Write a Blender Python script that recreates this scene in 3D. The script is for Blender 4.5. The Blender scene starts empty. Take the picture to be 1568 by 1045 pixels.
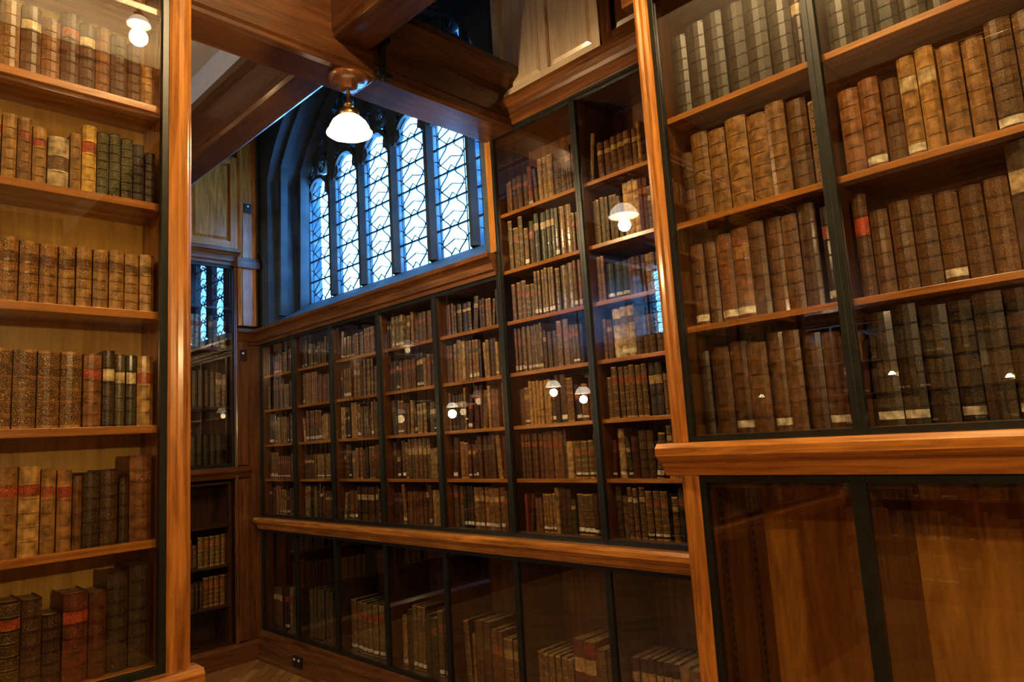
import bpy, bmesh, math, random
from mathutils import Vector, Matrix
R = random.Random(7)
S = bpy.context.scene

# ------------------------------------------------------------------ materials
def new_mat(name):
    m = bpy.data.materials.new(name); m.use_nodes = True
    nt = m.node_tree
    for n in list(nt.nodes): nt.nodes.remove(n)
    out = nt.nodes.new('ShaderNodeOutputMaterial')
    return m, nt, out
def principled(nt, out, col=(.5,.5,.5), rough=.5, metal=0, coat=0):
    b = nt.nodes.new('ShaderNodeBsdfPrincipled')
    b.inputs['Base Color'].default_value = (*col, 1)
    b.inputs['Roughness'].default_value = rough
    b.inputs['Metallic'].default_value = metal
    if 'Coat Weight' in b.inputs:
        b.inputs['Coat Weight'].default_value = coat
        b.inputs['Coat Roughness'].default_value = .12
    nt.links.new(b.outputs[0], out.inputs[0])
    return b
def coords(nt, scale):
    tc = nt.nodes.new('ShaderNodeTexCoord'); mp = nt.nodes.new('ShaderNodeMapping')
    mp.inputs['Scale'].default_value = scale
    nt.links.new(tc.outputs['Object'], mp.inputs[0]); return mp
def ramp(nt, stops):
    r = nt.nodes.new('ShaderNodeValToRGB')
    e = r.color_ramp.elements
    while len(e) < len(stops): e.new(.5)
    for i,(p,c) in enumerate(stops):
        e[i].position = p; e[i].color = (*c,1)
    return r
def wood(name, dark, light, axis='z', rough=.35, coat=.3, freq=14):
    m, nt, out = new_mat(name)
    b = principled(nt, out, rough=rough, coat=coat)
    sc = {'x':(1.1,freq,freq),'y':(freq,1.1,freq),'z':(freq,freq,1.1)}[axis]
    mp = coords(nt, sc)
    n = nt.nodes.new('ShaderNodeTexNoise'); n.inputs['Scale'].default_value = 2.2
    n.inputs['Detail'].default_value = 6; n.inputs['Distortion'].default_value = 1.2
    nt.links.new(mp.outputs[0], n.inputs['Vector'])
    n2 = nt.nodes.new('ShaderNodeTexNoise'); n2.inputs['Scale'].default_value = 9
    n2.inputs['Detail'].default_value = 3
    nt.links.new(mp.outputs[0], n2.inputs['Vector'])
    mx = nt.nodes.new('ShaderNodeMath'); mx.operation='ADD'
    m2 = nt.nodes.new('ShaderNodeMath'); m2.operation='MULTIPLY'; m2.inputs[1].default_value=.35
    nt.links.new(n2.outputs[0], m2.inputs[0])
    nt.links.new(n.outputs[0], mx.inputs[0]); nt.links.new(m2.outputs[0], mx.inputs[1])
    r = ramp(nt, [(.42,dark),(.85,light)])
    nt.links.new(mx.outputs[0], r.inputs[0])
    nt.links.new(r.outputs[0], b.inputs['Base Color'])
    bp = nt.nodes.new('ShaderNodeBump'); bp.inputs['Strength'].default_value=.12; bp.inputs['Distance'].default_value=.004
    nt.links.new(mx.outputs[0], bp.inputs['Height']); nt.links.new(bp.outputs[0], b.inputs['Normal'])
    return m
OAK = ((.21,.076,.013),(.56,.245,.052))
oak = {a: wood('oak_'+a, *OAK, axis=a, rough=.26, coat=.5) for a in 'xyz'}
MID = ((.066,.025,.008),(.21,.086,.025))
mid = {a: wood('oak_mid_'+a, *MID, axis=a, rough=.33, coat=.4) for a in 'xyz'}
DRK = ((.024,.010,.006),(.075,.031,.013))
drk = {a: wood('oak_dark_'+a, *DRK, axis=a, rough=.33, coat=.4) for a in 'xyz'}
backw = wood('oak_backboard', (.55,.30,.05),(.88,.58,.15), 'z', rough=.4, coat=.2, freq=9)
backr = wood('oak_cabinet_back', (.36,.14,.022),(.75,.36,.07), 'z', rough=.4, coat=.2, freq=7)
def simple(name, col, rough=.5, metal=0, var=.25, scale=20, coat=0):
    m, nt, out = new_mat(name); b = principled(nt,out,col,rough,metal,coat)
    mp = coords(nt,(1,1,1)); n = nt.nodes.new('ShaderNodeTexNoise'); n.inputs['Scale'].default_value=scale
    n.inputs['Detail'].default_value=5
    nt.links.new(mp.outputs[0], n.inputs['Vector'])
    r = ramp(nt,[(.3,tuple(c*(1-var) for c in col)),(.7,tuple(min(1,c*(1+var)) for c in col))])
    nt.links.new(n.outputs[0], r.inputs[0]); nt.links.new(r.outputs[0], b.inputs['Base Color'])
    return m
black = simple('ebonised_frame',(.016,.018,.014),.38)
stone = simple('stone',(.070,.092,.11),.85,scale=6)
plaster = simple('plaster',(.70,.66,.58),.9,var=.05)
brass = simple('brass',(.45,.30,.12),.35,metal=1,var=.1)
plate = simple('switch_plate',(.02,.018,.016),.35)
white = simple('white_plastic',(.75,.74,.7),.4,var=.03)
lead = simple('lead_came',(.02,.03,.045),.6)
holes = simple('peg_hole',(.006,.004,.003),.8)

def mat_books():
    m, nt, out = new_mat('book_leather'); b = principled(nt,out,rough=.40,coat=.15)
    at = nt.nodes.new('ShaderNodeAttribute'); at.attribute_name='Col'
    mp = coords(nt,(1,1,1))
    n = nt.nodes.new('ShaderNodeTexNoise'); n.inputs['Scale'].default_value=45; n.inputs['Detail'].default_value=5
    nt.links.new(mp.outputs[0], n.inputs['Vector'])
    r = ramp(nt,[(.3,(.32,.28,.22)),(.7,(1.4,1.32,1.15))]); nt.links.new(n.outputs[0], r.inputs[0])
    mu = nt.nodes.new('ShaderNodeMix'); mu.data_type='RGBA'; mu.blend_type='MULTIPLY'; mu.inputs[0].default_value=1
    nt.links.new(at.outputs['Color'], mu.inputs[6]); nt.links.new(r.outputs[0], mu.inputs[7])
    v = nt.nodes.new('ShaderNodeTexVoronoi'); v.inputs['Scale'].default_value=210; v.feature='DISTANCE_TO_EDGE'
    nt.links.new(mp.outputs[0], v.inputs['Vector'])
    lt = nt.nodes.new('ShaderNodeMath'); lt.operation='LESS_THAN'; lt.inputs[1].default_value=.050
    nt.links.new(v.outputs['Distance'], lt.inputs[0])
    ml = nt.nodes.new('ShaderNodeMath'); ml.operation='MULTIPLY'
    nt.links.new(lt.outputs[0], ml.inputs[0]); nt.links.new(at.outputs['Alpha'], ml.inputs[1])
    g = nt.nodes.new('ShaderNodeMix'); g.data_type='RGBA'; g.inputs[7].default_value=(.70,.42,.12,1)
    nt.links.new(ml.outputs[0], g.inputs[0]); nt.links.new(mu.outputs[2], g.inputs[6])
    nt.links.new(g.outputs[2], b.inputs['Base Color'])
    return m
bookm = mat_books()

def mat_glass():
    m, nt, out = new_mat('cabinet_glass')
    t = nt.nodes.new('ShaderNodeBsdfTransparent'); t.inputs[0].default_value=(.95,.96,.94,1)
    g = nt.nodes.new('ShaderNodeBsdfGlossy'); g.inputs['Roughness'].default_value=.0
    g.inputs['Color'].default_value=(1,1,1,1)
    ge = nt.nodes.new('ShaderNodeNewGeometry')
    d = nt.nodes.new('ShaderNodeVectorMath'); d.operation='DOT_PRODUCT'
    nt.links.new(ge.outputs['Normal'], d.inputs[0]); nt.links.new(ge.outputs['Incoming'], d.inputs[1])
    def M(op,a,b=None):
        x=nt.nodes.new('ShaderNodeMath'); x.operation=op
        for i,q in enumerate((a,b)):
            if q is None: continue
            if isinstance(q,(int,float)): x.inputs[i].default_value=q
            else: nt.links.new(q,x.inputs[i])
        return x.outputs[0]
    c=M('ABSOLUTE',d.outputs['Value']); k=M('POWER',M('SUBTRACT',1,c),4.0)
    F=M('ADD',M('MULTIPLY',k,.85),.15)
    mx = nt.nodes.new('ShaderNodeMixShader')
    nt.links.new(F, mx.inputs[0]); nt.links.new(t.outputs[0], mx.inputs[1]); nt.links.new(g.outputs[0], mx.inputs[2])
    nt.links.new(mx.outputs[0], out.inputs[0]); return m
cglass = mat_glass()
def mat_wglass(name, stops, sc=14):
    m, nt, out = new_mat(name)
    t = nt.nodes.new('ShaderNodeBsdfTransparent')
    mp = coords(nt,(1,1,1)); n = nt.nodes.new('ShaderNodeTexVoronoi'); n.inputs['Scale'].default_value=sc
    nt.links.new(mp.outputs[0], n.inputs['Vector'])
    r = ramp(nt,stops); nt.links.new(n.outputs['Color'], r.inputs[0])
    nt.links.new(r.outputs[0], t.inputs[0])
    g = nt.nodes.new('ShaderNodeBsdfGlossy'); g.inputs['Roughness'].default_value=.1
    mx = nt.nodes.new('ShaderNodeMixShader'); mx.inputs[0].default_value=.05
    nt.links.new(t.outputs[0], mx.inputs[1]); nt.links.new(g.outputs[0], mx.inputs[2])
    nt.links.new(mx.outputs[0], out.inputs[0]); return m
wglass = mat_wglass('leaded_glass',[(.1,(.36,.58,.85)),(.9,(.95,1,1))])
tglass = mat_wglass('tracery_glass',[(.50,(.002,.004,.008)),(.78,(.10,.15,.16))],16)
def mat_em(name,s):
    m, nt, out = new_mat(name)
    b = principled(nt,out,(.9,.85,.75),.3)
    b.inputs['Emission Color'].default_value=(1,.86,.66,1); b.inputs['Emission Strength'].default_value=s
    return m
opal = mat_em('opal_glass',1.8)
bulbm = mat_em('lamp_bulb',16)
def mat_floor():
    m, nt, out = new_mat('parquet'); b = principled(nt,out,rough=.35,coat=.3)
    mp = coords(nt,(1,1,1)); mp.inputs['Rotation'].default_value=(0,0,math.radians(45))
    br = nt.nodes.new('ShaderNodeTexBrick'); br.inputs['Scale'].default_value=1
    br.inputs['Brick Width'].default_value=.32; br.inputs['Row Height'].default_value=.075
    br.inputs['Mortar Size'].default_value=.002
    br.inputs['Color1'].default_value=(.28,.145,.045,1); br.inputs['Color2'].default_value=(.50,.28,.10,1)
    br.inputs['Mortar'].default_value=(.04,.02,.01,1)
    nt.links.new(mp.outputs[0], br.inputs['Vector'])
    nt.links.new(br.outputs['Color'], b.inputs['Base Color']); return m
parquet = mat_floor()

# ------------------------------------------------------------------ mesh builder
I3 = lambda a,o,z:(a,o,z)
def facN(Y): return lambda a,o,z:(a,Y-o,z)
def facE(X): return lambda a,o,z:(X+o,a,z)
def facS(Y): return lambda a,o,z:(a,Y+o,z)
class MB:
    def __init__(s): s.v=[]; s.f=[]; s.mi=[]; s.mats=[]; s.sm=[]
    def mid(s,m):
        if m not in s.mats: s.mats.append(m)
        return s.mats.index(m)
    def add(s,vs,fs,mat,smooth=False):
        b=len(s.v); s.v+=vs; i=s.mid(mat)
        for f in fs: s.f.append([b+k for k in f]); s.mi.append(i); s.sm.append(smooth)
    def box(s,m,a0,a1,o0,o1,z0,z1,mat):
        vs=[m(a,o,z) for a in(a0,a1) for o in(o0,o1) for z in(z0,z1)]
        s.add(vs,[(0,1,3,2),(4,6,7,5),(0,4,5,1),(2,3,7,6),(0,2,6,4),(1,5,7,3)],mat)
    def ph(s,m,prof,a0,a1,mat):
        n=len(prof); vs=[m(a0,o,z) for o,z in prof]+[m(a1,o,z) for o,z in prof]
        s.add(vs,[(i,(i+1)%n,n+(i+1)%n,n+i) for i in range(n)]+[tuple(range(n))[::-1],tuple(range(n,2*n))],mat)
    def pv(s,m,prof,z0,z1,mat):
        n=len(prof); vs=[m(a,o,z0) for a,o in prof]+[m(a,o,z1) for a,o in prof]
        s.add(vs,[(i,(i+1)%n,n+(i+1)%n,n+i) for i in range(n)]+[tuple(range(n))[::-1],tuple(range(n,2*n))],mat)
    def quad(s,p,mat): s.add(list(p),[tuple(range(len(p)))],mat)
    def strip(s,pts,w,y0,y1,mat,m=I3):
        n=len(pts); vs=[]
        for i,(x,z) in enumerate(pts):
            p=pts[max(0,i-1)]; q=pts[min(n-1,i+1)]
            dx,dz=q[0]-p[0],q[1]-p[1]; l=math.hypot(dx,dz) or 1
            nx,nz=-dz/l*w/2,dx/l*w/2
            vs+=[m(x+nx,y0,z+nz),m(x-nx,y0,z-nz),m(x-nx,y1,z-nz),m(x+nx,y1,z+nz)]
        fs=[]
        for i in range(n-1):
            b=i*4
            for k in range(4): fs.append((b+k,b+(k+1)%4,b+4+(k+1)%4,b+4+k))
        fs+= [(0,1,2,3),(n*4-4,n*4-1,n*4-2,n*4-3)]
        s.add(vs,fs,mat)
    def lathe(s,c,prof,mat,n=32,flute=0,smooth=True):
        vs=[];fs=[]
        for r,z in prof:
            for k in range(n):
                t=2*math.pi*k/n; rr=r*(1+flute*math.cos(t*8))
                vs.append((c[0]+rr*math.cos(t),c[1]+rr*math.sin(t),c[2]+z))
        for i in range(len(prof)-1):
            for k in range(n):
                fs.append((i*n+k,i*n+(k+1)%n,(i+1)*n+(k+1)%n,(i+1)*n+k))
        s.add(vs,fs,mat,smooth)
    def build(s,name,parent=None,bevel=0,recalc=True):
        me=bpy.data.meshes.new(name); me.from_pydata(s.v,[],s.f)
        for m in s.mats: me.materials.append(m)
        me.polygons.foreach_set('material_index',s.mi)
        me.polygons.foreach_set('use_smooth',s.sm)
        if recalc:
            bm=bmesh.new(); bm.from_mesh(me); bmesh.ops.recalc_face_normals(bm,faces=bm.faces); bm.to_mesh(me); bm.free()
        me.update()
        ob=bpy.data.objects.new(name,me); S.collection.objects.link(ob)
        if parent: ob.parent=parent
        if bevel:
            md=ob.modifiers.new('bevel','BEVEL'); md.width=bevel; md.segments=2; md.limit_method='ANGLE'; md.angle_limit=math.radians(50)
        return ob
def empty(name):
    e=bpy.data.objects.new(name,None); S.collection.objects.link(e); return e

# ------------------------------------------------------------------ books
class Books:
    def __init__(s): s.v=[]; s.f=[]; s.c=[]
    def book(s,m,a,w,zb,h,o,dep,base,label=None,tool=.3,bands=5,tag=False,lab2=None,lean=0,gold=(.46,.27,.08)):
        H=h; bt=.005; segs=[]; nb=bands+1; b=base
        def add(z0,z1,bu,c,t): segs.append((z0,z1,bu,c,t))
        add(0,.006,0,gold if tool>.5 else b,0)
        ph=(H-.012)/nb; gl=.0016
        for i in range(nb):
            z0=.006+ph*i; z1=z0+ph; ze=z1-bt if i<nb-1 else z1
            c=b; t=tool
            if i==nb-2 and label: c=label; t=.6
            if i==nb-3 and lab2: c=lab2; t=.6
            if i==0 and tag:
                zt=min(z0+.032,ze-.002)
                add(z0,z0+.010,0,b,0); add(z0+.010,zt,.0006,(.72,.68,.58),0); add(zt,ze,0,b,tool)
            elif tool>.35:
                add(z0,z0+gl,0,gold,0); add(z0+gl,ze-gl,0,c,t); add(ze-gl,ze,0,gold,0)
            else: add(z0,ze,0,c,t)
            if i<nb-1: add(ze,z1,.0026,tuple(x*1.2 for x in b) if tool<.6 else tuple((x+y)/2 for x,y in zip(b,gold)),0)
        add(H-.006,H,0,gold if tool>.5 else b,0)
        NC=5; bulge=min(.010,w*.24)
        cl=math.cos(lean); sl=math.sin(lean)
        def P(x,o_,z):
            return m(a+x*cl+z*sl,o_,zb+z*cl-(x*sl if lean>=0 else (x-w)*sl))
        for (z0,z1,bu,c,t) in segs:
            if z1-z0<.0005: continue
            bi=len(s.v)
            for z in (z0,z1):
                for k in range(NC):
                    q=k/(NC-1); da=.001+q*(w-.002)
                    s.v.append(P(da,o-bulge+(bulge+bu)*math.sin(math.pi*q)**.7,z))
            for k in range(NC-1):
                s.f.append((bi+k,bi+k+1,bi+NC+k+1,bi+NC+k)); s.c.append((*c,t))
        i0=len(s.v); pc=(.34,.26,.15)
        for da in (.001,w-.001):
            for oo in (o-bulge,o-dep):
                for z in (0,H): s.v.append(P(da,oo,z))
        s.f+=[(i0,i0+1,i0+3,i0+2),(i0+4,i0+6,i0+7,i0+5),(i0,i0+2,i0+6,i0+4)]
        s.c+=[(*b,0)]*3
        i1=len(s.v); zt=H-.005
        for da,oo in ((.001,o-bulge*.6),(w-.001,o-bulge*.6),(w-.001,o-dep),(.001,o-dep)): s.v.append(P(da,oo,zt))
        s.f.append((i1,i1+1,i1+2,i1+3)); s.c.append((*pc,0))
    def build(s,name):
        me=bpy.data.meshes.new(name); me.from_pydata(s.v,[],s.f); me.materials.append(bookm)
        ca=me.color_attributes.new('Col','FLOAT_COLOR','CORNER')
        arr=[]
        for f,c in zip(s.f,s.c): arr+=list(c)*len(f)
        ca.data.foreach_set('color',arr); me.update()
        ob=bpy.data.objects.new(name,me); S.collection.objects.link(ob); return ob
def dim(P_,k): return [(c[0]*k,c[1]*k*.95,c[2]*k*.78) for c in P_]
BR=dim([(.20,.080,.032),(.27,.12,.048),(.15,.06,.028),(.34,.18,.08),(.24,.09,.035),(.11,.045,.025),(.50,.32,.14),(.30,.14,.055),(.18,.10,.05),(.22,.11,.05),(.09,.05,.03),(.07,.03,.02),(.06,.035,.02),(.20,.035,.02),(.05,.065,.03),(.55,.40,.22)],.50)
DK=dim([(.05,.03,.02),(.03,.035,.02),(.08,.04,.025),(.035,.03,.03),(.12,.055,.03),(.02,.035,.02)],.65)
LT=dim([(.46,.31,.16),(.52,.38,.22),(.40,.25,.11),(.62,.50,.32),(.33,.18,.08)],.8)
RD=[(.14,.02,.012),(.17,.03,.015)]
LAB=[(.18,.02,.015),(.02,.015,.01),(.04,.03,.02),(.24,.04,.02),None,None,(.40,.27,.11)]
def fill(B,m,a0,a1,z,hmax,o,pal,wr=(.020,.042),hr=(.68,.95),dep=.17,tagp=.25,toolp=.45,maxn=6,gap=.06,leanp=.15):
    a=a0+R.uniform(.002,.010)
    while a<a1-wr[0]-.004:
        n=R.choice([1,1,1,1,2,2,3,4,maxn]); base=R.choice(pal)
        j=R.uniform(.5,1.35); base=tuple(x*j for x in base)
        w=R.uniform(*wr); h=hmax*R.uniform(*hr); lab=R.choice(LAB)
        if sum(base)<.12 and R.random()<.35: lab=R.choice([(.24,.02,.015),(.45,.36,.22)])
        tool=R.uniform(.4,.95) if R.random()<toolp else R.uniform(0,.3)
        bands=R.choice([4,5,5,6]); tg=R.random()<tagp
        lean0=0
        if n==1 and R.random()<leanp: lean0=R.choice([-1,1])*R.uniform(.05,.13)
        for k in range(n):
            ww=w*R.uniform(.88,1.12); hh=h*R.uniform(.985,1.015)
            ex=abs(math.sin(lean0))*hh
            if a+ww+ex>a1-.004: break
            sa=a if lean0>=0 else a+ex
            jb=R.uniform(.7,1.3)
            B.book(m,sa,ww,z,hh,o-R.uniform(0,.014),dep,tuple(x*jb for x in base),lab,tool,bands,tg,lean=lean0)
            a+=ww+ex+R.uniform(.0005,.002)
        if R.random()<gap: a+=R.uniform(.01,.04)

# ------------------------------------------------------------------ glazed bay front
def front(MF,MG,m,a0,a1,z0,z1,fw=.017,fr=.023):
    MF.box(m,a0,a0+fw,-.022,.002,z0,z1,black); MF.box(m,a1-fw,a1,-.022,.002,z0,z1,black)
    MF.box(m,a0+fw,a1-fw,-.022,.0,z0,z0+fr,black); MF.box(m,a0+fw,a1-fw,-.022,.0,z1-fr,z1,black)
    t=R.uniform(-.003,.003); t2=R.uniform(-.002,.002)
    MG.quad([m(a0+fw,-.010+t,z0+fr),m(a1-fw,-.010-t,z0+fr),m(a1-fw,-.010-t+t2,z1-fr),m(a0+fw,-.010+t+t2,z1-fr)],cglass)
def carcass(W,m,a0,a1,z0,z1,divs,shelves,depth,ax,sm,so=-.035,back=None,st=.02,side=None,edge=None):
    back=back or backw; side=side or sm['z']; edge=edge or sm[ax]
    W.box(m,a0,a1,-depth-.02,-depth,z0,z1,back)
    W.box(m,a0-.02,a0,-depth-.02,-.023,z0,z1,side); W.box(m,a1,a1+.02,-depth-.02,-.023,z0,z1,side)
    W.box(m,a0,a1,-depth,-.024,z1-.02,z1,sm[ax]); W.box(m,a0,a1,-depth,-.024,z0-.0,z0+.02,sm[ax])
    for d in divs: W.box(m,d-.011,d+.011,-depth,-.024,z0+.02,z1-.02,side)
    e=[a0]+list(divs)+[a1]
    for i in range(len(e)-1):
        l=e[i]+(.011 if i else 0); r=e[i+1]-(.011 if i<len(e)-2 else 0)
        for z in shelves: W.box(m,l+.001,r-.001,-depth+.001,so,z-st,z,edge)
def cornice(z,h,p):
    return [(-.03,z),(.012,z),(.016,z+.18*h),(.03,z+.25*h),(.034,z+.42*h),(.55*p,z+.55*h),(.8*p,z+.72*h),(p,z+.8*h),(p,z+h),(-.03,z+h)]
def ledge(z,h,p):
    return [(-.03,z),(.012,z),(.022,z+.2*h),(.03,z+.38*h),(.045,z+.45*h),(.8*p,z+.5*h),(p,z+.62*h),(p,z+.85*h),(.8*p,z+h),(-.03,z+h)]

# ================================================================== MAIN WALL
mN=facN(2.60)
bays=[-5.48,-4.92,-4.37,-3.78,-3.19,-2.62]
e=empty('built_in_bookcase'); W=MB(); F=MB(); G=MB()
low_sh=[1.375,1.65,1.93,2.21]
carcass(W,mN,-5.47,-2.63,1.08,2.47,bays[1:-1],low_sh,.30,'x',mid,back=mid['z'],edge=oak['x'])
for i in range(5): front(F,G,mN,bays[i],bays[i+1],1.08,2.47)
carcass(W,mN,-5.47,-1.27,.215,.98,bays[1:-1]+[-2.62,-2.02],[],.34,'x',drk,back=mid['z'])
lb=bays+[-2.03,-1.25]
for i in range(7): front(F,G,mN,lb[i],lb[i+1],.215,.985)
W.box(mN,-5.54,-5.48,-.34,.0,0,2.47,mid['z'])
W.ph(mN,cornice(2.47,.12,.07),-5.5,-2.625,mid['x'])
W.ph(mN,ledge(.985,.095,.06),-5.5,-1.247,oak['x'])
W.ph(mN,[(-.03,0),(.03,0),(.03,.15),(.02,.175),(.012,.2),(.005,.215),(-.03,.215)],-5.5,-1.247,mid['x'])
W.ph(mN,[(.03,0),(.045,0),(.042,.02),(.03,.03)],-5.5,-1.247,mid['x'])
W.build('carcass',e,.0015); F.build('door_frames',e,.001); G.build('glass_doors',e)
e=empty('tall_built_in_bookcase'); W=MB(); F=MB(); G=MB()
tb=[-2.62,-2.03,-1.25]; tall_sh=[1.375,1.65,1.93,2.21,2.49,2.81]
carcass(W,mN,-2.61,-1.27,1.085,3.26,[-2.03],tall_sh,.30,'x',mid,back=mid['z'],edge=oak['x'])
for i in range(2): front(F,G,mN,tb[i],tb[i+1],1.08,3.26)
W.box(mN,-2.665,-2.62,-.32,.004,2.60,3.26,oak['z'])
W.ph(mN,cornice(3.26,.13,.075),-2.70,-1.247,mid['x'])
W.build('carcass',e,.0015); F.build('door_frames',e,.001); G.build('glass_doors',e)
B=Books()
for i in range(5):
    for z,zt in zip([1.10]+low_sh,low_sh+[2.45]):
        fill(B,mN,bays[i]+.022,bays[i+1]-.022,z,zt-z-.02,-.055,R.choice([BR,BR,BR+DK,BR+LT]),tagp=.3)
for i in range(2):
    for z,zt in zip([1.105]+tall_sh,tall_sh+[3.1]):
        fill(B,mN,tb[i]+.022,tb[i+1]-.022,z,zt-z-.02,-.055,R.choice([BR,BR+LT,BR+DK,BR+RD]),tagp=.3)
for i in range(7):
    fill(B,mN,lb[i]+.025,lb[i+1]-.025,.235,.36,-.07,BR+DK[:2],wr=(.035,.07),hr=(.75,1.05),dep=.22,tagp=.35,toolp=.2)
B.build('antique_books')

# ================================================================== RIGHT PROJECTING CASE
mR=facN(2.0)
e=empty('glazed_bookcase'); W=MB(); F=MB(); G=MB()
rb=[-1.19,-.665,-.10,.46,1.03]; rsh=[1.92,2.275,2.65]
carcass(W,mR,-1.18,1.02,1.545,3.10,rb[1:-1],rsh,.34,'x',mid,back=mid['z'],edge=oak['x'])
for i in range(4): front(F,G,mR,rb[i],rb[i+1],1.54,3.10,fw=.018,fr=.024)
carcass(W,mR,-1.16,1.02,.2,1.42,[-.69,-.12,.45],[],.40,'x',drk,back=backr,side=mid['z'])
lr=[-1.165,-.69,-.12,.45,1.03]
for i in range(4): front(F,G,mR,lr[i],lr[i+1],.2,1.44,fw=.020,fr=.024)
def stile(W,m,a0,a1,z0,z1,mat,p=.03):
    w=a1-a0
    W.pv(m,[(a0,-.03),(a0,.006),(a0+.15*w,.012),(a0+.22*w,p*.8),(a0+.42*w,p),(a0+.62*w,p*.85),(a0+.7*w,.014),(a0+.9*w,.010),(a1,.004),(a1,-.03)],z0,z1,mat)
stile(W,mR,-1.245,-1.19,1.545,3.10,oak['z'])
stile(W,mR,-1.225,-1.165,.2,1.44,oak['z'],.018)
W.box(mR,-1.24,-1.20,-.58,-.03,0,3.1,mid['z'])
W.ph(mR,ledge(1.44,.105,.065),-1.28,1.1,oak['x'])
W.ph(mR,cornice(3.10,.22,.12),-1.29,1.1,mid['x'])
W.ph(mR,[(-.03,0),(.03,0),(.03,.17),(.005,.2),(-.03,.2)],-1.24,1.1,mid['x'])
for o in(-.10,-.30):
    z=.26
    W.box(mR,-1.16,-1.156,o-.02,o+.02,.22,1.40,drk['z'])
    while z<1.38:
        W.add([mR(-1.1550,o+.009*math.cos(t*math.pi/4),z+.009*math.sin(t*math.pi/4)) for t in range(8)],[tuple(range(8))],holes)
        z+=.03
W.build('carcass',e,.0015); F.build('door_frames',e,.001); G.build('glass_doors',e)
B=Books()
FT=dim([(.34,.17,.06),(.28,.14,.055),(.44,.26,.10),(.36,.19,.07)],.75)
c1=(.13,.062,.022); c2=(.10,.044,.016); c3=(.22,.115,.038); c4=(.32,.18,.06); kd=(.016,.013,.008); kg=(.014,.018,.010)
rr={(0,0):[(1,.040,.27,(.035,.02,.012),None,.1,5,0),(3,.060,.285,c1,None,.15,5,.7),(2,.050,.30,(.17,.085,.03),None,.15,6,.5),(3,.052,.285,c2,None,.15,6,.6)],
    (0,1):[(2,.046,.285,c2,None,.3,5,.3),(1,.052,.30,(.17,.062,.022),None,.3,5,1),(1,.055,.305,(.23,.09,.03),(.3,.15,.05),.2,5,1),(3,.050,.30,c2,None,.25,6,.8),(3,.05,.31,(.08,.036,.015),None,.2,5,.3)],
    (0,2):[(1,.045,.25,c1,None,.2,5,0),(2,.062,.295,c3,None,.3,6,0),(1,.066,.31,c4,None,.1,5,0),(2,.066,.30,c3,None,.2,6,0),(2,.056,.29,(.09,.048,.02),None,.2,5,0)],
    (0,3):[(7,.068,.31,kd,None,.15,6,0)],  # shadow over this top row is put into the black-brown spines
    (1,0):[(9,.060,.315,kd,None,.16,6,.3)],
    (1,1):[(1,.040,.30,(.08,.036,.015),(.45,.03,.02),.3,4,0),(6,.052,.245,(.09,.044,.017),None,.3,5,.2),(1,.07,.32,(.045,.028,.015),(.5,.42,.3),.1,4,0),(2,.06,.31,(.07,.038,.016),None,.4,5,0)],
    (1,2):[(2,.055,.27,(.22,.095,.034),None,.2,5,.3),(1,.045,.25,c2,None,.2,5,0),(2,.05,.29,c4,(.5,.42,.28),.3,5,.6),(2,.055,.28,c3,None,.4,5,0),(3,.055,.30,(.11,.06,.025),None,.3,6,.3)],
    (1,3):[(9,.060,.30,kg,None,.2,6,0)]}
for i in range(4):
    for k,(z,zt) in enumerate(zip([1.565]+rsh,rsh+[3.08])):
        if (i,k) in rr:
            a=rb[i]+.026; a1=rb[i+1]-.024
            for (n,w,h,c,l,t,nb,tp) in rr[(i,k)]:
                for q in range(n):
                    ww=w*R.uniform(.90,1.1)
                    if a+ww>a1: break
                    j=R.uniform(.7,1.3)
                    B.book(mR,a,ww,z,h*R.uniform(.96,1.03),-.06-R.uniform(0,.012),.22,tuple(x*j for x in c),l,t,nb,R.random()<tp); a+=ww+R.uniform(.001,.003)
            if a<a1-.03: fill(B,mR,a,a1,z,.32,-.06,DK,wr=(.03,.05),dep=.22,maxn=2,leanp=0,gap=0)
            continue
        pal={0:BR[:6]+FT,1:BR+FT,2:FT+LT[:3],3:DK+BR[:2]}[k]
        fill(B,mR,rb[i]+.024,rb[i+1]-.024,z,.335,-.06,pal,wr=(.036,.060),hr=(.72,.95),dep=.22,tagp=.35,toolp=.25,maxn=4,gap=.02,leanp=.05)
B.build('antique_books')

# ================================================================== LEFT CASE
mL=facE(-2.04)
e=empty('glazed_bookcase'); W=MB(); F=MB(); G=MB()
lsh=[1.38,1.69,2.01,2.33,2.63,2.94]
carcass(W,mL,-1.18,.695,1.035,3.15,[-.20],lsh,.20,'y',oak,so=-.03,back=backw,st=.022)
for a,b in((-1.19,-.20),(-.20,.70)): front(F,G,mL,a,b,1.03,3.15,fw=.018,fr=.024)
stile(W,mL,.762,.70,1.03,3.15,oak['z'],.02)
W.box(mL,.72,.76,-.45,-.03,0,3.15,mid['z']); W.box(mL,-1.25,.72,-.45,-.30,0,3.15,mid['z'])
W.box(mL,-1.25,-1.20,-.30,.01,0,3.15,mid['z'])
W.ph(mL,ledge(.94,.095,.05),-1.25,.785,oak['y']); W.ph(mL,cornice(3.15,.07,.05),-1.25,.785,mid['y'])
W.box(mL,-1.20,.75,-.28,.0,.02,.94,mid['z']); W.box(mL,-1.25,.77,-.3,.02,0,.16,mid['y'])
for k in range(3):
    a=-1.15+k*.63
    W.box(mL,a,a+.58,0,.012,.22,.86,mid['z']); W.box(mL,a+.07,a+.51,.012,.02,.29,.79,mid['z'])
W.build('carcass',e,.0015); F.build('door_frames',e,.001); G.build('glass_doors',e)
B=Books()
tan=(.42,.25,.08); br=(.18,.08,.027); dk=(.045,.025,.014); rd=(.36,.025,.015); cr=(.74,.62,.38); gn=(.008,.045,.016); bk=(.018,.015,.012)
P=.00165
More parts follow.
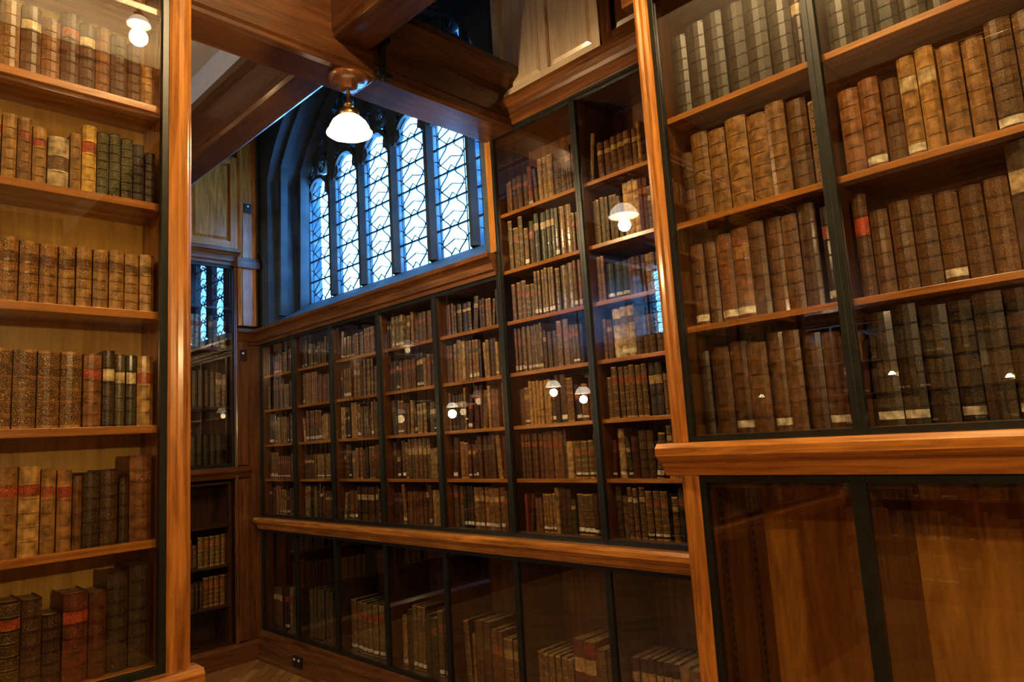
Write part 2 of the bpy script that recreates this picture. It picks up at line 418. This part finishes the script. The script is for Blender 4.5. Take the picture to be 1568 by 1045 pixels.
rows={
 5:[(24,.13,tan,None,.5,4),(22,.19,dk,None,.2,5),(26,.20,(.03,.03,.028),None,.3,6),(22,.21,br,None,.3,5),(24,.21,dk,cr,.2,5),(26,.22,(.04,.018,.018),rd,.2,5),(26,.19,br,None,.5,5),(28,.20,(.07,.045,.022),cr,.3,5),(28,.20,(.22,.14,.06),None,.6,5),(26,.21,dk,None,.3,5)],
 4:[(17,.16,(.03,.028,.024),None,.3,5),(19,.18,(.02,.02,.025),None,.3,5),(19,.19,gn,None,.48,6),(18,.195,gn,None,.48,6),(18,.195,gn,None,.48,6),(22,.20,(.66,.44,.10),rd,.2,4),(16,.17,tan,None,.3,4),(30,.145,cr,(.1,.05,.03),0,2),(20,.17,tan,rd,.5,5),(20,.18,br,rd,.7,5),(20,.18,tan,None,.6,5),(20,.19,(.5,.34,.12),rd,.5,5)],
 3:[(24,.172,tan,(.12,.05,.016),.8,5)]+[(23,.17,(.32,.18,.065),(.10,.035,.012),.9,5)]*5+[(26,.172,(.24,.11,.035),(.10,.035,.012),.9,5)]*3+[(24,.19,tan,None,.5,5)],
 2:[(26,.19,(.5,.32,.10),rd,.4,4),(16,.19,(.03,.05,.035),cr,.3,4),(16,.19,(.10,.12,.07),cr,.4,4),(18,.20,(.03,.03,.024),cr,.3,4),(26,.19,(.26,.105,.035),rd,.5,5)]+[(31,.195,(.075,.03,.012),(.045,.015,.008),.9,5)]*6,
 1:[(34,.22,(.24,.10,.035),(.2,.08,.04),.3,6),(15,.165,dk,None,.2,4),(26,.19,(.07,.038,.022),None,.3,5),(24,.19,(.026,.026,.022),None,.3,5),(14,.18,br,None,.2,5),(20,.195,(.38,.2,.07),rd,.3,5),(20,.20,tan,(.3,.06,.03),.4,5),(28,.21,(.54,.35,.13),rd,.4,5),(32,.215,(.32,.17,.06),rd,.4,5),(30,.21,tan,rd,.4,5)],
 0:[(32,.255,(.028,.024,.018),None,.2,6),(32,.245,(.034,.027,.02),None,.2,6),(26,.20,(.13,.04,.016),None,.2,5),(34,.21,(.12,.02,.012),rd,.3,5),(24,.17,(.03,.015,.015),None,.3,5),(26,.21,dk,None,.3,5),(26,.215,(.015,.022,.012),rd,.45,6),(26,.21,(.015,.018,.012),rd,.45,6),(26,.22,bk,None,.4,5)]}
zs=[1.057]+lsh
for k,lst in rows.items():
    a=.683; z=zs[k]
    for (wp,h,c,l,t,nb) in lst:
        w=wp*P*R.uniform(.97,1.03); a-=w+.001
        j=R.uniform(.75,1.05)
        B.book(mL,a,w,z,h*R.uniform(.985,1.015)*(1.03 if k<3 else .98),-.045-R.uniform(0,.01),.13,tuple(x*j for x in c),l,t,nb)
    fill(B,mL,-.18,a-.002,z,.28,-.045,BR+LT,dep=.13,tagp=.1)
    fill(B,mL,-1.17,-.22,z,.28,-.045,BR+LT,dep=.13,tagp=.1)
fill(B,mL,-.18,.68,2.94,.17,-.045,BR,dep=.13)
B.build('antique_books')

# ================================================================== END WALL CASE
mE=facE(-5.50)
e=empty('end_bookcase'); W=MB(); F=MB(); G=MB()
carcass(W,mE,.21,2.39,1.50,3.12,[1.3],[1.97,2.44,2.78],.28,'y',drk,back=drk['z'])
front(F,G,mE,.2,1.3,1.49,3.12); front(F,G,mE,1.3,2.40,1.49,3.12)
W.ph(mE,cornice(3.12,.13,.07),.15,2.43,mid['y']); W.ph(mE,ledge(1.40,.09,.06),.15,2.52,mid['y'])
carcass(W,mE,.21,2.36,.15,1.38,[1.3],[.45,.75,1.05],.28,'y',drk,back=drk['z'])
W.ph(mE,[(-.03,0),(.03,0),(.03,.12),(.005,.15),(-.03,.15)],.15,2.57,mid['y'])
W.box(mE,2.40,2.60,-.28,-.012,0,3.12,mid['z'])
W.box(mE,2.42,2.50,-.012,.02,.16,1.39,mid['z']); W.box(mE,2.42,2.50,-.012,.02,1.50,2.50,mid['z'])
stile(W,mE,2.40,2.425,.15,3.12,mid['z'],.03)
W.ph(mE,cornice(2.47,.12,.07),2.41,2.60,mid['y'])
W.build('carcass',e,.0015); F.build('door_frames',e,.001); G.build('glass_doors',e)
B=Books()
for a0,a1 in((.22,1.28),(1.32,2.38)):
    for z in (1.52,1.97,2.44):
        fill(B,mE,a0,a1,z,.32,-.06,DK+[(.14,.03,.02)] if z<2.4 else [(.25,.3,.32),(.12,.14,.15),(.4,.45,.45)],wr=(.03,.05),tagp=.2)
    fill(B,mE,a0,a1,.45,.25,-.08,DK,tagp=0); fill(B,mE,a0,a1,.75,.25,-.08,DK,tagp=0)
B.build('antique_books')

# ================================================================== PANELLING
def panels(name,m,a0,a1,z0,z1,n,mats,ax,rows=1,st=.07):
    W=MB(); W.box(m,a0,a1,-.02,0,z0,z1,mats['z'])
    w=(a1-a0-st)/n; hh=(z1-z0-st)/rows
    for i in range(n+1): W.box(m,a0+i*w,a0+i*w+st,0,.022,z0,z1,mats['z'])
    for j in range(rows+1): W.box(m,a0,a1,0,.0215,z0+j*hh,z0+j*hh+st,mats[ax])
    for i in range(n):
        for j in range(rows):
            l=a0+i*w+st; r=a0+(i+1)*w; b=z0+j*hh+st; t=z0+(j+1)*hh
            q=.03
            vs=[m(l+.012,.0,b+.012),m(r-.012,.0,b+.012),m(r-.012,.0,t-.012),m(l+.012,.0,t-.012),m(l+q,.012,b+q),m(r-q,.012,b+q),m(r-q,.012,t-q),m(l+q,.012,t-q)]
            W.add(vs,[(0,1,5,4),(1,2,6,5),(2,3,7,6),(3,0,4,7),(4,5,6,7)],mats['z'])
    return W.build(name,None,.002)
daylit_pan={a: wood('oak_daylit_'+a,(.74,.54,.37),(.92,.78,.60),axis=a,rough=.28,coat=.5) for a in 'xyz'}  # reflected daylight put into the colour of these oak panels
panels('wall_panelling',facN(2.585),-2.52,-1.80,3.40,5.3,2,daylit_pan,'x',rows=1,st=.05)
panels('wall_panelling',facN(2.585),-1.79,1.1,3.40,5.3,8,mid,'x',rows=1,st=.06)
panels('wall_panelling',facE(-5.485),.15,2.42,3.26,4.05,6,oak,'y',rows=1,st=.06)
W=MB()
W.pv(facE(-5.49),[(2.42,-.02),(2.42,.03),(2.44,.045),(2.46,.035),(2.54,.035),(2.56,.05),(2.585,.03),(2.585,-.02)],2.62,4.3,oak['z'])
W.box(facE(-5.49),2.40,2.595,-.02,.065,3.10,3.16,mid['y']); W.box(facE(-5.49),2.405,2.59,-.02,.055,3.16,3.19,mid['y'])
W.build('trim_1',None,.003)

# ================================================================== ROOM SHELL
def arch_z(x,xc=-4.03,hw=1.305,sp=3.85,h=.98):
    t=min(1,abs((x-xc)/hw)); return sp+h*max(0,(1-t**1.7))**.75
X0,X1=-5.335,-2.725
Yf,Yb=2.62,3.12; top=5.4
W=MB(); W.box(I3,-6.1,1.6,2.96,Yb,0,2.60,stone); W.build('wall_back')
W=MB(); W.box(I3,-2.67,1.6,2.96,Yb,2.60,3.30,stone); W.build('wall_back')
W=MB(); W.box(I3,-2.67,1.6,Yf,Yb,3.30,top,stone); W.build('wall_back')
W=MB()
W.box(I3,-6.1,X0,Yf,Yb,2.605,top,stone)
W.box(I3,X1,-2.67,Yf,Yb,2.605,top,stone)
W.quad([(X0,2.60,2.605),(X1,2.60,2.605),(X1,3.0,2.83),(X0,3.0,2.83)],stone)
W.quad([(X0,2.96,2.60),(X1,2.96,2.60),(X1,Yb,2.83),(X0,Yb,2.83)],stone)
W.quad([(X0,3.0,2.83),(X1,3.0,2.83),(X1,Yb,2.83),(X0,Yb,2.83)],stone)
N=40
xs=[X0+(X1-X0)*i/N for i in range(N+1)]
for i in range(N):
    a,b=xs[i],xs[i+1]; za,zb=arch_z(a),arch_z(b)
    W.quad([(a,Yf,za),(b,Yf,zb),(b,Yf,top),(a,Yf,top)],stone)
    W.quad([(a,Yb,za),(b,Yb,zb),(b,Yb,top),(a,Yb,top)],stone)
    W.quad([(a,Yf,za),(b,Yf,zb),(b,Yb,zb),(a,Yb,za)],stone)
W.strip([(X0+.02,2.7)]+[(x,arch_z(x)-.03) for x in xs[1:-1]]+[(X1-.02,2.7)],.05,2.70,2.76,stone)
W.strip([(X0+.02,2.75)]+[(x,arch_z(x)-.04) for x in xs[1:-1]]+[(X1-.02,2.75)],.05,2.88,2.96,stone)
W.build('wall_back_arch')
W=MB(); W.box(I3,-6.1,-5.81,-3.1,2.96,0,5.4,stone); W.build('wall_left')
W=MB(); W.box(I3,-5.8,-5.505,-3.1,.14,0,3.85,mid['z']); W.build('wall_left')
W=MB(); W.box(I3,-5.8,-5.507,.14,2.62,3.26,5.4,stone); W.build('wall_left')
W=MB(); W.box(I3,-5.80,-5.55,2.61,2.95,0,2.6,stone); W.build('wall_left')
W=MB(); W.box(I3,3.2,3.4,-3.1,3.1,0,5.4,mid['z']); W.build('wall_right')
W=MB(); W.box(I3,-6.1,3.4,-3.2,3.2,-.1,0,parquet); W.build('floor')
W=MB(); W.box(I3,1.12,3.2,2.0,2.6,0,5.4,mid['z']); W.build('wall_pier')
W=MB()
W.box(I3,-5.8,3.3,-3.4,-3.1,0,2.9,mid['z']); W.box(I3,-5.8,-5.5,-3.4,-3.1,2.9,3.85,mid['z']); W.box(I3,-3.5,3.3,-3.4,-3.1,2.9,3.85,mid['z'])
W.build('wall_front')
W=MB(); W.box(I3,-6.1,3.4,-3.4,1.56,3.85,3.95,plaster); W.box(I3,-5.8,3.2,1.52,1.56,3.6,3.85,plaster); W.build('ceiling')
W=MB(); W.box(I3,-6.1,3.4,1.4,3.2,5.4,5.5,drk['x']); W.box(I3,-6.1,3.4,1.56,1.66,3.62,5.4,drk['x']); W.build('ceiling_gallery')
mS=facS(-2.79)
e=empty('open_bookcase'); W=MB()
od=[-4.4,-3.4,-2.4,-1.4,-.4,.6,1.6]
osh=[.5,.85,1.2,1.5,1.8,2.1]
carcass(W,mS,-5.4,2.6,.12,2.45,od,osh,.27,'x',mid,back=drk['z'])
W.ph(mS,cornice(2.45,.14,.07),-5.45,2.65,mid['x']); W.ph(mS,[(-.03,0),(.03,0),(.03,.1),(-.03,.12)],-5.45,2.65,mid['x'])
W.build('carcass',e)
B=Books(); oe=[-5.4]+od+[2.6]
for i in range(len(oe)-1):
    for z in [.14]+osh: fill(B,mS,oe[i]+.02,oe[i+1]-.02,z,.28,-.05,R.choice([BR,BR+LT,BR+DK]),wr=(.04,.07),dep=.18)
B.build('antique_books')

# windows ------------------------------------------------------
def window(name,m,x0,n,pitch,lw,zb,zs_,full):
    W=MB(); L=MB(); Gm=MB()
    xe=x0+pitch*(n-1)+lw
    az=(lambda x: arch_z(x)) if full else (lambda x: zs_+.02)
    for k in range(n+1):
        c=x0+k*pitch-(pitch-lw)/2
        zt=az(min(max(c,x0+.05),xe-.05))
        w=(pitch-lw)/2
        W.pv(m,[(c-w*.35,-.045),(c+w*.35,-.045),(c+w,-.005),(c+w,.05),(c-w,.05),(c-w,-.005)],zb,zt,stone)
    head=.20
    for k in range(n):
        a=x0+k*pitch; b=a+lw; c=(a+b)/2
        hz=min(zs_,az(a)-.02,az(b)-.02)
        z0=hz-head
        arcL=[(a+ (c-a)*(1-math.cos(t*math.pi/2*.95)),z0+head*math.sin(t*math.pi/2*.98)) for t in [i/8 for i in range(9)]]
        arcR=[(a+b-x,z) for x,z in arcL]
        W.strip(arcL,.03,-.03,.03,stone,m); W.strip(arcR,.03,-.03,.03,stone,m)
        for arc,ed in((arcL,a),(arcR,b)):
            for i in range(8):
                p,q=arc[i],arc[i+1]
                W.quad([m(ed,.0,p[1]),m(p[0],.0,p[1]),m(q[0],.0,q[1]),m(ed,.0,q[1])],stone)
        for sgn,ed in((1,a),(-1,b)):
            W.strip([(ed+sgn*.012,z0+.02),(ed+sgn*.06,z0+.05),(ed+sgn*.05,z0+.11)],.02,-.02,.02,stone,m)
        Gm.quad([m(a,.01,zb),m(b,.01,zb),m(b,.01,hz+.0),m(a,.01,hz)],wglass)
        H=hz-zb; nr=6
        for j in range(1,nr): L.box(m,a,b,-.006,.008,zb+H*j/nr-.006,zb+H*j/nr+.006,lead)
        for x in(a+.035,b-.035): L.box(m,x-.003,x+.003,.0,.008,zb,hz,lead)
        for j in range(nr):
            za=zb+H*j/nr; zz=zb+H*(j+1)/nr; zm=(za+zz)/2; q=(lw/2-.035)
            for s1 in(1,-1):
                L.strip([(c+s1*q*(.28+.62*math.sin(math.pi*t)**2),za+(zz-za)*t) for t in [i/12 for i in range(13)]],.007,0,.008,lead,m)
                L.strip([(c+s1*q,zm-.03),(c+s1*q*.5,zm-.012),(c,zm+.01)],.006,0,.008,lead,m)
                L.strip([(c+s1*(q+.03),zm+.02),(c+s1*q*.9,zm)],.006,0,.008,lead,m)
            L.strip([(c-q*.28,za+.012),(c,za+.045),(c+q*.28,za+.012)],.006,0,.008,lead,m)
        if full:
            zt=az(c)
            if zt-hz>.12:
                W.box(m,c-.018,c+.018,-.035,.04,hz-.02,zt+.02,stone)
                for (p,q) in((a,c),(c,b)):
                    cc=(p+q)/2; r=(q-p)/2; ztt=min(az(p),az(q))
                    zc=hz+.10
                    while zc<ztt+.1:
                        W.strip([(cc+r*.62*math.cos(t*math.pi/6),zc+.075*math.sin(t*math.pi/6)) for t in range(13)],.022,-.03,.02,stone,m)
                        for t in range(4):
                            an=math.pi/4+t*math.pi/2
                            W.strip([(cc+r*.62*math.cos(an),zc+.075*math.sin(an)),(cc+r*.25*math.cos(an),zc+.03*math.sin(an))],.02,-.02,.015,stone,m)
                        zc+=.19
    if full:
        xs2=[x0+(xe-x0)*i/30 for i in range(31)]
        for i in range(30):
            a,b=xs2[i],xs2[i+1]
            lo=min(zs_,az(a)-.02,az(b)-.02)
            Gm.quad([m(a,.012,lo),m(b,.012,lo),m(b,.012,az(b)),m(a,.012,az(a))],tglass)
    e=empty(name); W.build('stone_tracery',e); L.build('lead_cames',e); Gm.build('glazing',e,recalc=False)
mW=lambda a,o,z:(a,3.0+o,z)
window('window_1',mW,-5.31,6,.43,.345,2.83,4.0,True)
mW2=lambda a,o,z:(a,-3.2-o,z)
window('window_2',mW2,-5.48,5,.40,.30,2.9,3.83,False)

# ================================================================== BEAMS
def beam_prof(w,z0,z1,c=.03):
    return [(-w/2+c,z0),(w/2-c,z0),(w/2-c*.3,z0+c*.4),(w/2-c*.3,z0+c),(w/2,z0+c*1.4),(w/2,z1-.07),(w/2+.03,z1-.05),(w/2+.03,z1),(-w/2-.03,z1),(-w/2-.03,z1-.05),(-w/2,z1-.07),(-w/2,z0+c*1.4),(-w/2+c*.3,z0+c),(-w/2+c*.3,z0+c*.4)]
bm_={a: wood('oak_beam_'+a,(.052,.021,.009),(.145,.060,.021),axis=a,rough=.33,coat=.4) for a in 'xyz'}
mB1=lambda a,o,z:(a,1.60+o,z)
W=MB(); W.ph(mB1,beam_prof(.20,3.34,3.62),-5.5,3.2,bm_['x']); W.build('ceiling_beam',None,.004)
mB2=lambda a,o,z:(-2.55+o,a,z)
W=MB()
W.ph(mB2,beam_prof(.22,3.225,3.60),-3.1,1.72,bm_['y']); W.box(mB2,-3.1,1.49,-.12,.12,3.60,3.85,bm_['y'])
W.ph(mB2,[(-.10,3.235),(.10,3.235),(.115,3.25),(.115,3.29),(.10,3.31),(.09,3.315),(.09,3.43),(.13,3.45),(.16,3.48),(.19,3.50),(.20,3.51),(.20,3.55),(.18,3.57),(-.18,3.57),(-.20,3.55),(-.20,3.51),(-.13,3.45),(-.09,3.43),(-.09,3.315),(-.10,3.31),(-.115,3.29),(-.115,3.25)],1.72,2.60,bm_['y'])
W.box(mB2,1.74,1.77,.115,.13,3.22,3.66,black); W.box(mB2,1.715,1.795,.11,.135,3.42,3.45,black); W.box(mB2,1.715,1.795,.11,.135,3.24,3.27,black)
W.build('ceiling_beam',None,.004)
mB3=lambda a,o,z:(-4.6+o,a,z)
W=MB(); W.ph(mB3,beam_prof(.18,3.55,3.85),-3.1,1.45,bm_['y']); W.build('ceiling_beam',None,.004)
mB4=lambda a,o,z:(a,-.9+o,z)
W=MB(); W.ph(mB4,beam_prof(.22,3.5,3.85),-2.42,3.2,bm_['x']); W.build('ceiling_beam',None,.004)
mB5=lambda a,o,z:(.1+o,a,z)
W=MB(); W.ph(mB5,beam_prof(.20,3.55,3.85),-3.1,1.49,bm_['y']); W.build('ceiling_beam',None,.004)

# ================================================================== LAMPS
def lamp(x,y,z,drop,en=45,s=1.0):
    e=empty('pendant_or_fill_lamp')
    W=MB()
    W.lathe((x,y,z),[(.0,drop),(.085,drop),(.088,drop-.015),(.07,drop-.03),(.045,drop-.035),(.04,drop-.06),(.0,drop-.06)],mid['z'])
    W.lathe((x,y,z),[(.008,drop-.05),(.008,.10*s),(.022*s,.095*s),(.024*s,.085*s),(.012*s,.08*s),(.012*s,.065*s),(.045*s,.06*s),(.048*s,.035*s),(.044*s,.03*s),(.0,.03*s)],brass,n=24)
    W.build('canopy_and_stem',e,recalc=True)
    W=MB()
    q=lambda L:[(r*s,z_*s) for r,z_ in L]
    W.lathe((x,y,z),q([(.040,.045),(.044,.032),(.060,.022),(.080,.002),(.094,-.025),(.100,-.045),(.108,-.05),(.106,-.054),(.098,-.05),(.088,-.025),(.074,.0),(.05,.018)]),opal,n=48,flute=.012)
    W.lathe((x,y,z),q([(.0,.03),(.012,.02),(.026,.0),(.032,-.022),(.026,-.045),(.0,-.056)]),bulbm,n=20)
    W.build('opal_shade',e)
    ld=bpy.data.lights.new('bulb','POINT'); ld.energy=en; ld.color=(1,.72,.38); ld.shadow_soft_size=.04
    lo=bpy.data.objects.new('bulb_light',ld); lo.location=(x,y,z-.07-.04*s); S.collection.objects.link(lo); lo.parent=e
lamp(-2.48,1.60,3.0,.215,34,.92)
lamp(-.735,1.0,3.68,.17,80,.5)
lamp(.75,.25,2.35,1.5,46)  # added fill lamp, out of view: flattens shelf lighting, brightens lower right cabinet
lamp(2.2,-1.2,3.3,.55,32)  # unseen lamp added to light the right case from the side
lamp(-.3,-2.1,3.1,.75,50)  # fill lamp added out of view, lights the right case frontally
lamp(-3.1,-.6,3.0,.85,34)  # added where it stays unseen, to light the far bay and low cases
lamp(-4.9,-.28,2.13,1.72,11,.8)
lamp(-4.54,-.33,2.03,1.82,11,.8)
lamp(-5.1,.96,1.93,1.92,5,.5)
def sconce(x,z):
    e=empty('wall_lamp'); W=MB(); s=.3
    q=lambda L:[(r*s,z_*s) for r,z_ in L]
    W.lathe((x,-2.66,z),q([(.04,.045),(.06,.022),(.094,-.025),(.104,-.05),(.094,-.05),(.05,.018)]),bulbm,n=32,flute=.012); W.lathe((x,-2.66,z),q([(0,.03),(.03,-.0),(.0,-.05)]),bulbm,n=16); W.build('opal_shade',e)
    W=MB(); W.box(I3,x-.006,x+.006,-2.80,-2.66,z+.010,z+.02,brass); W.box(I3,x-.02,x+.02,-2.80,-2.79,z-.03,z+.06,brass); W.build('bracket',e,.003)
sconce(-1.84,1.95); sconce(-1.0,1.84)

# ================================================================== SWITCHES
def switch(name,m,a,z,w,h,n=1):
    W=MB(); W.box(m,a-w/2,a+w/2,0,.01,z-h/2,z+h/2,plate)
    for k in range(n):
        c=a+(k-(n-1)/2)*w/n
        W.box(m,c-.008,c+.008,.01,.016,z+.008,z+.024,white)
    W.build(name,None,.0015)
switch('light_switch',facE(-5.48),2.46,2.38,.06,.09)
switch('light_switch',facE(-5.453),2.50,3.62,.06,.08)
switch('power_socket',facN(2.57),-4.86,.085,.13,.075,2)

# ================================================================== LIGHT / CAMERA
w=bpy.data.worlds.new('World'); S.world=w; w.use_nodes=True
bg=w.node_tree.nodes['Background']; bg.inputs[0].default_value=(.21,.56,1,1); bg.inputs[1].default_value=14
for (loc,rot,sx,sz) in (((-4.1,3.16,3.7),(math.radians(-90),0,0),2.7,2.2),((-4.5,-3.45,3.37),(math.radians(90),0,0),2.2,1.0)):
    ld=bpy.data.lights.new('daylight_portal','AREA'); ld.shape='RECTANGLE'; ld.size=sx; ld.size_y=sz
    try: ld.cycles.is_portal=True
    except Exception: ld.energy=0
    lo=bpy.data.objects.new('daylight_portal',ld); lo.location=loc; lo.rotation_euler=rot; S.collection.objects.link(lo)
cam=bpy.data.cameras.new('camera'); co=bpy.data.objects.new('camera',cam); S.collection.objects.link(co); S.camera=co
cam.sensor_width=36; cam.lens=24.4; cam.clip_start=.02
fw=Vector((-.693,.708,.135)).normalized(); rt=Vector((.708,.704,-.061)); rt=(rt-rt.dot(fw)*fw).normalized(); up=rt.cross(fw)
co.matrix_world=Matrix(((rt.x,up.x,-fw.x,0),(rt.y,up.y,-fw.y,0),(rt.z,up.z,-fw.z,1.6),(0,0,0,1)))
S.view_settings.view_transform='Standard'
for lk in ('Medium High Contrast','None'):
    try: S.view_settings.look=lk; break
    except Exception: pass
S.view_settings.exposure=.2
